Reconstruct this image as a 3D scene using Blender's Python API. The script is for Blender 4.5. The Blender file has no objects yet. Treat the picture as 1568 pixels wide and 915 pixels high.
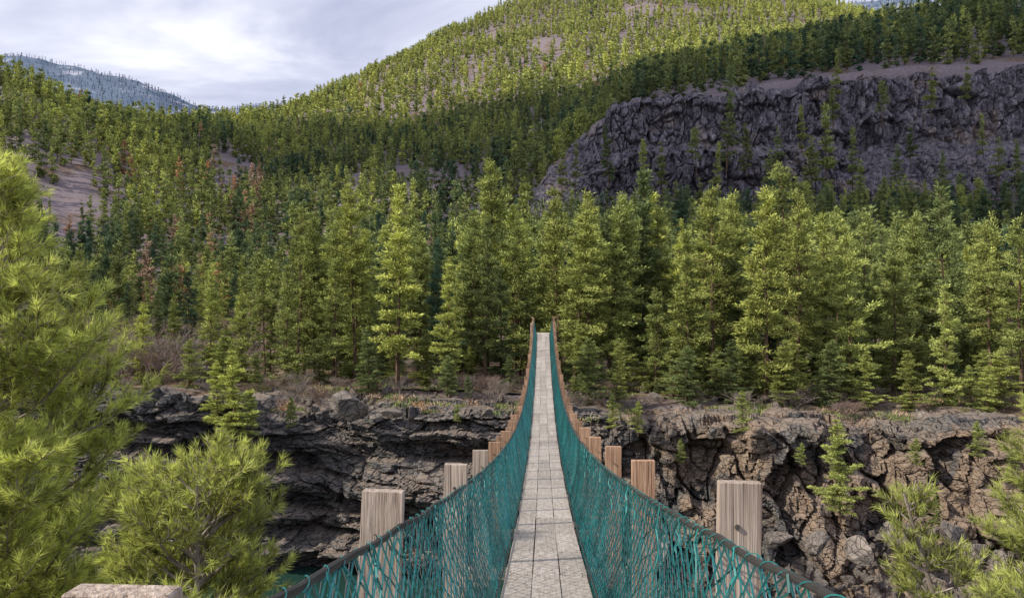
import bpy, math, random
import numpy as np
rng=np.random.default_rng(11); random.seed(5)
scene=bpy.context.scene
F=1230.0; U0=831.0; H0=480.0   # focal (in photo units) / bridge axis / level line, used to derive real positions
# ---------------------------------------------------------------- noise
def h2(ix,iy,s):
    a=(ix.astype(np.int64)*374761393+iy.astype(np.int64)*668265263+s*982451653)&0xffffffff
    a=((a^(a>>13))*1274126177)&0xffffffff
    a=((a^(a>>16))*2246822519)&0xffffffff
    return ((a^(a>>15))&0xffffff)/float(0xffffff)
def vn(x,y,s=0):
    x=np.asarray(x,float);y=np.asarray(y,float)
    ix=np.floor(x);iy=np.floor(y);fx=x-ix;fy=y-iy
    fx=fx*fx*(3-2*fx);fy=fy*fy*(3-2*fy)
    a=h2(ix,iy,s);b=h2(ix+1,iy,s);c=h2(ix,iy+1,s);d=h2(ix+1,iy+1,s)
    return (a+(b-a)*fx)*(1-fy)+(c+(d-c)*fx)*fy
def fbm(x,y,o=4,s=0):
    r=0;a=.5;t=0
    for i in range(o):
        r=r+a*vn(x,y,s+i*17);t+=a;a*=.5;x=x*2.03+3.1;y=y*2.03+7.7
    return r/t-.5
def voro(x,y,s=0):
    ix=np.floor(x);iy=np.floor(y)
    b1=np.full(x.shape,9.);b2=np.full(x.shape,9.);cx=np.zeros(x.shape);cy=np.zeros(x.shape);gx=np.zeros(x.shape);gy=np.zeros(x.shape)
    for i in(-1,0,1):
        for j in(-1,0,1):
            px=ix+i+h2(ix+i,iy+j,s);py=iy+j+h2(ix+i,iy+j,s+5)
            d=(px-x)**2+(py-y)**2
            m=d<b1
            b2=np.where(m,b1,np.minimum(b2,d))
            b1=np.where(m,d,b1);cx=np.where(m,ix+i,cx);cy=np.where(m,iy+j,cy)
            gx=np.where(m,x-px,gx);gy=np.where(m,y-py,gy)
    return h2(cx,cy,s+9),h2(cx,cy,s+21)-.5,h2(cx,cy,s+33)-.5,gx,gy,np.sqrt(b2)-np.sqrt(b1)
def block(x,y,s=0,tilt=1.0,crack=.25):
    r,a,b,gx,gy,e=voro(x,y,s)
    return r-.5+tilt*(a*gx+b*gy)-crack*np.clip(.12-e,0,.12)/.12
# ---------------------------------------------------------------- mesh helpers
def mk(name,V,Fs,mats,mi=None,smooth=False,attrs=None,link=True):
    V=np.asarray(V,np.float32)
    if not isinstance(Fs,list):Fs=[Fs]
    Fs=[np.asarray(f,np.int32) for f in Fs if len(f)]
    me=bpy.data.meshes.new(name)
    me.vertices.add(len(V));me.vertices.foreach_set('co',V.ravel())
    lv=np.concatenate([f.ravel() for f in Fs]);tot=np.concatenate([np.full(len(f),f.shape[1]) for f in Fs])
    st=np.concatenate([[0],np.cumsum(tot)[:-1]]).astype(np.int32)
    me.loops.add(len(lv));me.loops.foreach_set('vertex_index',lv)
    me.polygons.add(len(st));me.polygons.foreach_set('loop_start',st)
    if not isinstance(mats,(list,tuple)):mats=[mats]
    for m in mats:me.materials.append(m)
    if mi is not None:me.polygons.foreach_set('material_index',np.asarray(mi,np.int32))
    me.polygons.foreach_set('use_smooth',np.full(len(st),smooth))
    if attrs:
        for k,v in attrs.items():
            at=me.attributes.new(k,'FLOAT','POINT');at.data.foreach_set('value',np.asarray(v,np.float32))
    me.update(calc_edges=True)
    ob=bpy.data.objects.new(name,me)
    if link:scene.collection.objects.link(ob)
    return ob
class Geo:
    def __init__(s):s.V=[];s.Q=[];s.T=[];s.qm=[];s.tm=[];s.A=[];s.n=0
    def add(s,V,Q=None,T=None,m=0,a=.5):
        V=np.asarray(V,float)
        if Q is not None and len(Q):
            s.Q.append(np.asarray(Q)+s.n);s.qm.append(np.full(len(Q),m))
        if T is not None and len(T):
            s.T.append(np.asarray(T)+s.n);s.tm.append(np.full(len(T),m))
        s.V.append(V);s.A.append(np.broadcast_to(np.asarray(a,float),(len(V),)));s.n+=len(V)
    def tubes(s,P0,P1,r0,r1,k=4,m=0,a=.5):
        P0=np.asarray(P0,float);P1=np.asarray(P1,float);n=len(P0)
        if n==0:return
        r0=np.broadcast_to(r0,(n,));r1=np.broadcast_to(r1,(n,))
        d=P1-P0;d/=np.maximum(np.linalg.norm(d,axis=1,keepdims=True),1e-9)
        up=np.where(np.abs(d[:,2:3])>.9,[[1.,0,0]],[[0,0,1.]])
        x=np.cross(d,up);x/=np.linalg.norm(x,axis=1,keepdims=True);y=np.cross(d,x)
        an=np.arange(k)*2*np.pi/k
        c=np.cos(an)[None,:,None];q=np.sin(an)[None,:,None]
        o=x[:,None]*c+y[:,None]*q
        A=P0[:,None]+o*r0[:,None,None];B=P1[:,None]+o*r1[:,None,None]
        V=np.concatenate([A,B],1).reshape(-1,3)
        i=np.arange(k);j=(i+1)%k
        f=np.stack([i,j,j+k,i+k],1)[None]+(np.arange(n)*2*k)[:,None,None]
        aa=np.repeat(np.broadcast_to(a,(n,)),2*k)
        s.add(V,Q=f.reshape(-1,4),m=m,a=aa)
    def poly(s,P,r,k=6,m=0,a=.5):
        P=np.asarray(P,float);r=np.broadcast_to(r,(len(P),))
        s.tubes(P[:-1],P[1:],r[:-1],r[1:],k,m,a)
    def box(s,c,sz,m=0,a=.5,rot=None,ch=0.0):
        hx,hy,hz=[v/2 for v in sz];b=min(ch,hx*.9,hy*.9,hz*.9)
        if b<=0:
            V=np.array([[x,y,z] for z in(-hz,hz) for x,y in((-hx,-hy),(hx,-hy),(hx,hy),(-hx,hy))])
            Q=[[0,3,2,1],[4,5,6,7],[0,1,5,4],[1,2,6,5],[2,3,7,6],[3,0,4,7]]
        else:
            L=[]
            for z,i in((-hz,b),(-hz+b,0),(hz-b,0),(hz,b)):
                X=hx-i;Y=hy-i;c2=b*.6
                L+= [[-X+c2,-Y,z],[X-c2,-Y,z],[X,-Y+c2,z],[X,Y-c2,z],[X-c2,Y,z],[-X+c2,Y,z],[-X,Y-c2,z],[-X,-Y+c2,z]]
            V=np.array(L);Q=[]
            for l in range(3):
                for i in range(8):
                    j=(i+1)%8;Q.append([l*8+i,l*8+j,l*8+8+j,l*8+8+i])
            for o,f in((0,-1),(24,1)):
                q=[[0,1,4,5],[1,2,3,4],[5,6,7,0]]
                for w in q:Q.append([o+x for x in (w if f>0 else w[::-1])])
        if rot is not None:V=V@np.array(rot).T
        s.add(V+np.array(c),Q=Q,m=m,a=a)
    def quads(s,C,D,W,l,w,m=0,a=.5):
        n=len(C);l=np.broadcast_to(l,(n,))[:,None];w=np.broadcast_to(w,(n,))[:,None]
        V=np.stack([C,C+D*l*.45+W*w*.5,C+D*l,C+D*l*.45-W*w*.5],1).reshape(-1,3)
        f=np.arange(4)[None]+4*np.arange(n)[:,None]
        s.add(V,Q=f,m=m,a=np.repeat(np.broadcast_to(a,(n,)),4))
    def tris(s,C,D,W,l,w,m=0,a=.5):
        n=len(C);l=np.broadcast_to(l,(n,))[:,None];w=np.broadcast_to(w,(n,))[:,None]
        V=np.stack([C-W*w*.5,C+W*w*.5,C+D*l],1).reshape(-1,3)
        f=np.arange(3)[None]+3*np.arange(n)[:,None]
        s.add(V,T=f,m=m,a=np.repeat(np.broadcast_to(a,(n,)),3))
    def obj(s,name,mats,smooth=False,link=True):
        Fs=[];mi=[]
        if s.Q:Fs.append(np.concatenate(s.Q));mi.append(np.concatenate(s.qm))
        if s.T:Fs.append(np.concatenate(s.T));mi.append(np.concatenate(s.tm))
        return mk(name,np.concatenate(s.V),Fs,mats,np.concatenate(mi),smooth,{'shade':np.concatenate(s.A)},link)
def unit(v):return v/np.maximum(np.linalg.norm(v,axis=-1,keepdims=True),1e-9)
def rnd3(n):return unit(rng.normal(size=(n,3)))
def grid_faces(nr,nc):
    i=np.arange(nr-1)[:,None]*nc+np.arange(nc-1)[None]
    return np.stack([i,i+1,i+nc+1,i+nc],-1).reshape(-1,4)
# ---------------------------------------------------------------- materials
class NT:
    def __init__(s,name,world=False):
        if world:
            s.w=bpy.data.worlds.new(name);s.w.use_nodes=True;s.t=s.w.node_tree
        else:
            s.mat=bpy.data.materials.new(name);s.mat.use_nodes=True;s.t=s.mat.node_tree
        s.t.nodes.clear()
    def n(s,typ,ins=None,**kw):
        nd=s.t.nodes.new(typ)
        for k,v in kw.items():setattr(nd,k,v)
        for k,v in (ins or {}).items():
            if isinstance(v,bpy.types.NodeSocket):s.t.links.new(v,nd.inputs[k])
            else:
                if hasattr(v,'__len__') and len(v)==3 and nd.inputs[k].type=='RGBA':v=(*v,1)
                nd.inputs[k].default_value=v
        return nd
    def math(s,op,a,b=0.0,c=0.0,clamp=False):
        nd=s.n('ShaderNodeMath',{0:a,1:b,2:c},operation=op);nd.use_clamp=clamp;return nd.outputs[0]
    def mix(s,f,a,b,bt='MIX'):
        nd=s.n('ShaderNodeMix',data_type='RGBA',blend_type=bt)
        for k,v in((0,f),(6,a),(7,b)):
            if isinstance(v,bpy.types.NodeSocket):s.t.links.new(v,nd.inputs[k])
            else:
                if k and len(v)==3:v=(*v,1)
                nd.inputs[k].default_value=v
        return nd.outputs[2]
    def ramp(s,f,st,interp='LINEAR'):
        nd=s.n('ShaderNodeValToRGB',{0:f});cr=nd.color_ramp;cr.interpolation=interp
        while len(cr.elements)<len(st):cr.elements.new(.5)
        for e,(p,c) in zip(cr.elements,st):
            e.position=p;e.color=(*c,1) if not isinstance(c,(int,float)) else (c,c,c,1)
        return nd.outputs[0]
    def noise(s,v,sc,det=4,rough=.55,dist=0):
        return s.n('ShaderNodeTexNoise',{'Vector':v,'Scale':sc,'Detail':det,'Roughness':rough,'Distortion':dist}).outputs[0]
    def mapv(s,v,sc=(1,1,1),rot=(0,0,0)):
        return s.n('ShaderNodeMapping',{'Vector':v,'Scale':sc,'Rotation':rot}).outputs[0]
    def out(s,sh):s.n('ShaderNodeOutputMaterial',{0:sh})
    def bsdf(s,col,rough=.8,nrm=None,spec=.3):
        d={'Base Color':col,'Roughness':rough,'Specular IOR Level':spec}
        if nrm is not None:d['Normal']=nrm
        return s.n('ShaderNodeBsdfPrincipled',d).outputs[0]
    def bump(s,h,st=.5,dist=.1):
        return s.n('ShaderNodeBump',{'Height':h,'Strength':st,'Distance':dist}).outputs[0]

def foliage_mat(name,trans=0.0,gain=1.0):
    m=NT(name)
    t=m.n('ShaderNodeAttribute',attribute_type='INSTANCER',attribute_name='tint').outputs['Fac']
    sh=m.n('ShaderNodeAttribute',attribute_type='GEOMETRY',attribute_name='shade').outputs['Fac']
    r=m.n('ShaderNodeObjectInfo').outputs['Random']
    c=m.ramp(m.math('MULTIPLY',t,.25),[(0,(.052,.092,.058)),(.25,(.355,.385,.105)),(.5,(.085,.125,.180)),(.75,(.35,.19,.10)),(1,(.36,.33,.27))])  # middle blue stop is distance haze put into the needle colour
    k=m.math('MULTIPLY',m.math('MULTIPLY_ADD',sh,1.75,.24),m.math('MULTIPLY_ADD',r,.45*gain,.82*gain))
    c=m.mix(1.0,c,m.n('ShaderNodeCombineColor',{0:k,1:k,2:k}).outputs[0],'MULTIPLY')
    d=m.n('ShaderNodeBsdfDiffuse',{0:c}).outputs[0]
    if trans:
        tr=m.n('ShaderNodeBsdfTranslucent',{0:c}).outputs[0]
        d=m.n('ShaderNodeMixShader',{0:trans,1:d,2:tr}).outputs[0]
    m.out(d);return m.mat
def bark_mat(name,a,b):
    m=NT(name);o=m.n('ShaderNodeTexCoord').outputs['Object']
    n=m.noise(m.mapv(o,(6,6,1.2)),1.5,3)
    c=m.ramp(n,[(.35,a),(.65,b)]);m.out(m.n('ShaderNodeBsdfDiffuse',{0:c}).outputs[0]);return m.mat
def rock_mat(name,dark,mid,light,rust,dust,sc=1.0,anis=(1,1,1.6),rustt=.56,dustt=.55,crackd=.75,xs=None,bd=.22):
    m=NT(name);o=m.n('ShaderNodeTexCoord').outputs['Object'];v=m.mapv(o,anis)
    wob=m.n('ShaderNodeVectorMath',{0:v,1:m.n('ShaderNodeTexNoise',{'Vector':v,'Scale':.8*sc,'Detail':1}).outputs[1]},operation='ADD').outputs[0]
    n1=m.noise(wob,.35*sc,4,.62);n2=m.noise(wob,3.2*sc,5,.70);n3=m.noise(o,.22*sc,3,.6,.6)
    if xs is not None:   # rock type changes gradually along the river
        sx=m.n('ShaderNodeSeparateXYZ',{0:o}).outputs[0]
        w_=m.n('ShaderNodeMapRange',{0:sx,1:xs[0],2:xs[1],3:-.10,4:.14}).outputs[0]
        n3=m.math('ADD',n3,w_)
    c=m.ramp(n1,[(.36,dark),(.54,mid),(.72,light)])
    c=m.mix(m.ramp(n2,[(.42,0.),(.75,.8)]),c,m.mix(.5,light,mid))
    c=m.mix(m.ramp(n3,[(rustt,0.),(rustt+.12,.85)]),c,m.mix(n2,rust,light))
    c=m.mix(m.ramp(n2,[(.30,.85),(.45,0.)]),c,tuple(x*.4 for x in dark))
    vo=m.n('ShaderNodeTexVoronoi',{'Vector':wob,'Scale':1.3*sc},feature='DISTANCE_TO_EDGE').outputs[0]
    e=m.ramp(vo,[(.0,0.),(.05,1.)])
    c=m.mix(m.math('MULTIPLY',m.math('SUBTRACT',1.0,e),crackd),c,tuple(x*.25 for x in dark))  # cracks darkened, their shade painted into the rock colour
    nz=m.n('ShaderNodeSeparateXYZ',{0:m.n('ShaderNodeNewGeometry').outputs['Normal']}).outputs[2]
    top=m.math('MULTIPLY',m.ramp(nz,[(dustt,0.),(min(1,dustt+.25),1.)]),m.ramp(n1,[(.2,.5),(.6,1.)]))
    c=m.mix(top,c,m.mix(n2,dust,tuple(x*.5 for x in dust)))
    h=m.math('ADD',m.math('MULTIPLY',n2,1.6),m.math('MULTIPLY',e,.6))
    m.out(m.n('ShaderNodeBsdfDiffuse',{0:c,'Normal':m.bump(h,1.0,bd/sc)}).outputs[0]);return m.mat
def wood_mat(name,a,b,c3,ax='y',crk=.85,bs=.6,var=.6):
    m=NT(name);o=m.n('ShaderNodeTexCoord').outputs['Object']
    sh=m.n('ShaderNodeAttribute',attribute_type='GEOMETRY',attribute_name='shade').outputs['Fac']
    off=m.n('ShaderNodeCombineXYZ',{0:m.math('MULTIPLY',sh,37.),1:m.math('MULTIPLY',sh,11.),2:0.}).outputs[0]
    p=m.n('ShaderNodeVectorMath',{0:o,1:off},operation='ADD').outputs[0]
    sc={'y':(42,.55,20),'z':(50,50,1.5),'x':(1.6,45,45)}[ax]
    n=m.noise(m.mapv(p,sc),1.0,5,.6,.3);n2=m.noise(p,2.5,4);n4=m.noise(m.mapv(p,tuple(x*2.6 if x>10 else x for x in sc)),1.,3,.6)
    c=m.ramp(n,[(.30,a),(.5,b),(.7,c3)])
    c=m.mix(m.ramp(n2,[(.4,0.),(.7,.5)]),c,a)
    c=m.mix(m.ramp(n4,[(.30,crk),(.42,0.)]),c,tuple(x*.35 for x in a))
    k=m.math('MULTIPLY_ADD',sh,var,1-var/2)
    c=m.mix(1.,c,m.n('ShaderNodeCombineColor',{0:k,1:k,2:k}).outputs[0],'MULTIPLY')
    m.out(m.bsdf(c,.85,m.bump(m.math('ADD',n,n4),bs,.012),.2));return m.mat
def plain(name,col,rough=.6,metal=0,var=.3,sc=8):
    m=NT(name);o=m.n('ShaderNodeTexCoord').outputs['Object']
    sh=m.n('ShaderNodeAttribute',attribute_type='GEOMETRY',attribute_name='shade').outputs['Fac']
    n=m.noise(o,sc,3);c=m.mix(n,tuple(x*(1-var) for x in col),tuple(min(1,x*(1+var)) for x in col))
    k=m.math('MULTIPLY_ADD',sh,1.1,.45)
    c=m.mix(1.,c,m.n('ShaderNodeCombineColor',{0:k,1:k,2:k}).outputs[0],'MULTIPLY')
    s=m.n('ShaderNodeBsdfPrincipled',{'Base Color':c,'Roughness':rough,'Metallic':metal}).outputs[0]
    m.out(s);return m.mat
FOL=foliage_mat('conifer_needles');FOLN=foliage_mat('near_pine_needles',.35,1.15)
BARK=bark_mat('bark',(.06,.042,.03),(.19,.13,.095))
BARKG=bark_mat('bark_grey',(.16,.13,.115),(.36,.31,.275))
BARKR=bark_mat('bark_grey_brown',(.15,.10,.085),(.34,.26,.22))
ROCKL=rock_mat('gorge_rock',(.055,.06,.07),(.165,.163,.165),(.42,.37,.32),(.38,.225,.12),(.44,.36,.305),1.0,(1,1,2.4),rustt=.53,dustt=.76,xs=(-12,14))
ROCKB=rock_mat('basalt_rock',(.095,.092,.115),(.28,.265,.31),(.52,.48,.52),(.46,.31,.18),(.40,.34,.36),.30,(2.6,2.6,.7),.57,.66,.7)
BOULD=rock_mat('boulder_rock',(.13,.12,.115),(.29,.25,.225),(.44,.385,.34),(.34,.23,.15),(.40,.35,.31),1.6,(1,1,1))
def ground_mat():
    m=NT('forest_ground');o=m.n('ShaderNodeTexCoord').outputs['Object']
    n1=m.noise(o,.03,4,.6);n2=m.noise(o,.9,5,.7);n3=m.noise(o,.12,4,.6)
    c=m.ramp(n2,[(.3,(.06,.045,.03)),(.5,(.17,.12,.088)),(.7,(.30,.23,.185))])
    c=m.mix(m.ramp(n3,[(.46,0.),(.62,.8)]),c,m.mix(n2,(.055,.06,.025),(.19,.17,.08)))
    yy=m.n('ShaderNodeSeparateXYZ',{0:o}).outputs[1]
    up_=m.n('ShaderNodeMapRange',{0:yy,1:120.,2:220.,3:0.,4:.12}).outputs[0]
    c=m.mix(m.ramp(m.math('ADD',n1,up_),[(.50,0.),(.60,.85)]),c,m.mix(n2,(.10,.085,.105),(.34,.29,.32)))
    m.out(m.n('ShaderNodeBsdfDiffuse',{0:c,'Normal':m.bump(n2,.9,.3)}).outputs[0]);return m.mat
GROUND=ground_mat()
m=NT('hazed_mountain_ground');o=m.n('ShaderNodeTexCoord').outputs['Object']
m.out(m.n('ShaderNodeBsdfDiffuse',{0:m.ramp(m.noise(o,.006,6,.65),[(.35,(.10,.14,.20)),(.56,(.15,.19,.26)),(.62,(.36,.38,.46))])}).outputs[0]);HAZE_BLUE=m.mat  # distance haze painted into the ground colour, with paler snow patches
# ---------------------------------------------------------------- terrain
DR=np.array([60,110,160,220,300,350,385,400,450,600,800,1100,1500,2000,2600,3400,4500,7000.])
CX=np.array([-900,0,100,200,300,400,500,600,700,800,900,1000,1200,1400,1568,2500.])
TB=np.array([
[588,510,460,400,330,270,235,215,160, 60, 40, 60, 90,120,140,150,120,200],
[590,515,480,430,370,325,290,278,225,128,160,190,200,200,200,190, 78,200],
[590,520,490,450,395,350,318,305,260,168,185,205,212,208,205,200, 92,200],
[590,525,500,465,415,375,350,338,295,222,195,203,208,212,212,205,112,200],
[590,528,505,475,430,395,372,362,328,262,215,190,195,205,208,205,160,200],
[592,530,508,480,440,410,388,378,348,288,238,194,178,188,198,200,162,200],
[592,530,505,475,430,398,378,368,338,278,228,185,155,134,155,190,168,200],
[594,530,500,465,415,382,362,352,322,268,218,176,136, 96,100,140,170,200],
[596,532,500,460,405,372,352,342,312,260,210,164,118, 68, 50, 80,150,200],
[598,534,500,455,395,362,342,332,302,252,202,152,102, 45,  5, 40,100,200],
[602,535,500,450,385,350,325,235,222,195,172,137, 87, 35,-10, 20, 80,200],
[604,535,500,445,372,335,318,158,150,140,130,110, 70, 25,-15, 20, 80,200],
[606,536,500,440,362,330,312,128,118,102, 95, 85, 60, 28,  5, 20, 30,200],
[606,536,500,435,357,325,308,118,102, 66, 50, 60, 60, 50, 45, 40, 12,200],
[606,536,500,430,352,320,302,114, 85, 25,  5, 20, 40, 60, 60, 50, 20,200],
[606,536,490,420,330,290,270,100, 50,-20,-40,-20,  0, 20, 40, 50, 60,200]],float)
def T(x,y):
    x=np.asarray(x,float);y=np.asarray(y,float)
    y0=np.maximum(y,20.)
    px=np.clip(U0+F*x/y0,CX[0],CX[-1]-1e-6);ld=np.log(np.clip(y0,60,6999));LR=np.log(DR)
    ci=np.clip(np.searchsorted(CX,px,side='right')-1,0,len(CX)-2);cf=(px-CX[ci])/(CX[ci+1]-CX[ci]);cf=cf*cf*(3-2*cf)*.5+cf*.5
    ri=np.clip(np.searchsorted(LR,ld,side='right')-1,0,len(DR)-2);rf=(ld-LR[ri])/(LR[ri+1]-LR[ri])
    p=(TB[ci,ri]*(1-cf)+TB[ci+1,ri]*cf)*(1-rf)+(TB[ci,ri+1]*(1-cf)+TB[ci+1,ri+1]*cf)*rf
    z=(H0-p)/F*np.maximum(y0,60)
    a=np.clip((y0-70)/200,0,1)
    z=z+a*(fbm(x/(.13*y0+40)+3,np.log(y0)*7,5,3)*.038*y0)
    z=z+fbm(x/9,y/9,4,8)*1.1+fbm(x/60,y/60,3,18)*3*a
    return z
yr=np.concatenate([np.linspace(58,130,70),np.geomspace(131,380,110),np.linspace(382,404,14),np.geomspace(407,7000,300)])
ur=np.linspace(-1.5,1.5,560)
Y,Uu=np.meshgrid(yr,ur,indexing='ij');X=Uu*Y
Z=T(X,Y)
gf=grid_faces(len(yr),len(ur))
mk('hillside_ground',np.stack([X,Y,Z],-1).reshape(-1,3),gf,[GROUND,HAZE_BLUE],mi=(Y.ravel()[gf[:,0]]>3000).astype(int),smooth=True)
# ---------------------------------------------------------------- gorge far bank (cliffs)
WATER=-16.0
def pxx(px,d):return (px-U0)/F*d
kx=np.array([-120,-38,-29,-25,-18.5,-17,-12,-3,2,6,12,16,20,30,60,120.])
kz=np.array([-4.5,-4.9,-5.0,-5.1,-5.6,-6.7,-6.5,-6.2,-6.5,-6.8,-7.1,-7.3,-7.1,-7.2,-7,-6.5])
ky=np.array([50,47,48,49,50,50.5,51,52,51,50.5,49,48.5,50,48,48,50.])
kb=np.array([0,-1,0,.5,.6,1.6,1.8,2,2.2,2.6,3,3.5,3.5,4,4,4.])
xs=np.concatenate([np.linspace(-120,-42,70),np.arange(-41.8,36,.105),np.linspace(36.5,120,75)])
tt=np.concatenate([np.linspace(0,.12,14,endpoint=False),np.linspace(.12,.80,160,endpoint=False),np.linspace(.80,1,40)])
Tt,Xs=np.meshgrid(tt,xs,indexing='ij')
zr=np.interp(Xs,kx,kz)+fbm(Xs/2.5,Xs*0,4,40)*1.5;yrim=np.interp(Xs,kx,ky)+fbm(Xs/5,Xs*0+4,4,41)*4.5
fo=np.interp(Xs,kx,kb)
s=np.clip((Tt-.12)/.60,0,1)
foot=WATER-.6+np.clip((Xs-8)/10,0,1)*2.2
zf=foot+(zr-foot)*s
yf=yrim-fo*(1-s)**1.6
left=np.clip((8-Xs)/6,0,1)
u_=zf+.13*Xs+fbm(Xs/6,zf/3,3,52)*1.6
yf=yf-left*(1.5*np.clip(fbm(Xs/16+9,u_/1.7,2,51)*3.2,-1,1))*np.clip(s*5,0,1)*np.clip((1-s)*7,0,1)
yf=yf-left*2.4*np.exp(-((zf+11.2+.04*Xs)/1.0)**2)*np.clip((Xs+28)/5,0,1)
wx=Xs+fbm(Xs/2,zf/2,3,60)*1.2;wz=u_+fbm(Xs/3,zf/3,3,61)*.5
dl=block(wx/4.2,wz/.85,70,.7,.45)*1.25+block(wx/1.5,wz/.38,71,.8,.5)*.55+block(wx/.6,wz/.17,72)*.14
wz2=zf-.05*Xs+fbm(Xs/3,zf/3,3,61)*1.5
dr=block(wx/1.9,wz2/2.9,80,1.2,.5)*2.0+block(wx/.75,wz2/1.15,81,1.2,.5)*.75+block(wx/.34,wz2/.45,82)*.2
dd=dl*left+dr*(1-left)
amp=np.clip(s*9,.25,1)*np.where(Tt>.72,np.clip((.86-Tt)/.14,0,1),1)
yg=yf-dd*amp;zg=zf+block(wx/1.1,wz/1.1,90)*.12*amp
b=Tt<.12;q=Tt/.12
yg=np.where(b,(yrim-fo-9)*(1-q)+(yrim-fo)*q-dd*amp*q,yg)
zg=np.where(b,-19+(foot+19)*q+np.clip((Xs-8)/10,0,1)*np.sin(np.clip(q,0,1)*np.pi)*1.5+block(Xs/1.3,Tt*40,93)*.8*q,zg)
p=np.clip((Tt-.72)/.28,0,1)
yp=yrim+p*(63-yrim);zt=T(Xs,np.maximum(yp,58.5))
zpl=zr+(zt-zr)*np.clip(p*1.35,0,1)**.8-np.clip((p-.8)/.2,0,1)*.5+block(Xs/2+fbm(Xs,yp,2,5),yp/1.4,95,1.5)*.7*np.clip(1-p*1.5,0,1)
k=Tt>.72
yg=np.where(k,yp-dd*amp*np.clip(1-p*4,0,1),yg);zg=np.where(k,zpl,zg)
gf=grid_faces(len(tt),len(xs))
mk('gorge_cliff',np.stack([Xs,yg,zg],-1).reshape(-1,3),gf,[ROCKL,GROUND],mi=((Tt.ravel()[gf[:,0]]+fbm(Xs.ravel()[gf[:,0]]/2,Tt.ravel()[gf[:,0]]*20,3,5)*.16)>.83).astype(int))
nx=np.linspace(-120,120,160);ny=np.concatenate([np.linspace(-400,-12,30),np.linspace(-11,20,70)])
NY,NX=np.meshgrid(ny,nx,indexing='ij')
def NB(x,y):
    z=np.interp(y,[-400,-30,-6,-2.5,0,4,8,14,20],[30,2,-1.6,-2.2,-4.5,-8,-10,-16,-19])
    return z+fbm(x/5,y/5,4,99)*1.2*np.clip((y+2)/3,0.05,1)*1.0+ -0.3
mk('near_bank_ground',np.stack([NX,NY,NB(NX,NY)],-1).reshape(-1,3),grid_faces(len(ny),len(nx)),ROCKL)
m=NT('river_water');o=m.n('ShaderNodeTexCoord').outputs['Object']
n=m.noise(m.mapv(o,(.8,1.6,1)),1.2,4)
m.out(m.n('ShaderNodeBsdfPrincipled',{'Base Color':(.02,.055,.045,1),'Roughness':.12,'Normal':m.bump(n,.35,.1)}).outputs[0])
mk('river_water',[[-160,4,WATER],[160,4,WATER],[160,58,WATER],[-160,58,WATER]],np.array([[0,1,2,3]]),m.mat)
# ---------------------------------------------------------------- basalt cliff (mid right)
bx=np.arange(-12,430,.5)
tpx=np.array([800,822,850,880,930,960,1000,1100,1200,1300,1400,1568,2600]);tpy=np.array([322,292,245,215,172,156,150,146,132,124,118,112,100])
bt=np.concatenate([np.linspace(0,.9,170),np.linspace(.905,1,14)])
BT,BX=np.meshgrid(bt,bx,indexing='ij')
ppx=U0+F*BX/385
zb=(H0-np.interp(ppx,tpx,tpy))/F*385+fbm(BX/9,BX*0,4,120)*9+block(BX/7,BX*0,121)*3
z0=(H0-345)/F*350-4
s=np.clip(BT/.9,0,1)
right=np.clip((ppx-1180)/120,0,1);tal=np.clip((930-ppx)/60,0,1)
wob=fbm(BX/25,s*2,4,160)*.22
sw=np.clip(s+wob*np.sin(s*np.pi),0,1)
prof_c=np.interp(sw,[0,.16,.30,.52,.60,.95,1],[0,.42,.52,.60,.74,.92,1.05])
prof_r=np.interp(sw,[0,.08,.28,.46,.58,.68,1],[0,.20,.28,.52,.78,.82,1.0])
prof_t=s
pr=prof_c*(1-right)+prof_r*right;pr=pr*(1-tal)+prof_t*tal
zc=z0+(zb-z0)*s;yc=352+32*pr
steep=np.gradient(pr,axis=0)/np.maximum(np.gradient(s,axis=0),1e-6)
st=np.clip(1.6-steep,.25,1)*(1-.75*tal)
wx=BX+fbm(BX/9,zc/30,3,130)*5;wz=zc+.12*BX+fbm(BX/8,zc/14,3,131)*9
d=block(wx/11,wz/12,140,1.3,.2)*6.5+block(wx/3.4,wz/9,141,.9,.8)*3.6+block(wx/1.5,wz/3.6,142,.9,.5)*1.7
d=d*st+fbm(BX/2.2,zc/2.2,3,150)*1.4+block(BX/2.6,zc/2.0,143,1.6,.3)*1.5*(1-st)
yc=yc-d*np.clip(s*8,0,1)
bk=np.clip((BT-.9)/.1,0,1)
yc=yc+bk*26;zc=zc-bk*5
mk('basalt_cliff',np.stack([BX,yc,zc],-1).reshape(-1,3),grid_faces(len(bt),len(bx)),ROCKB)
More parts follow.
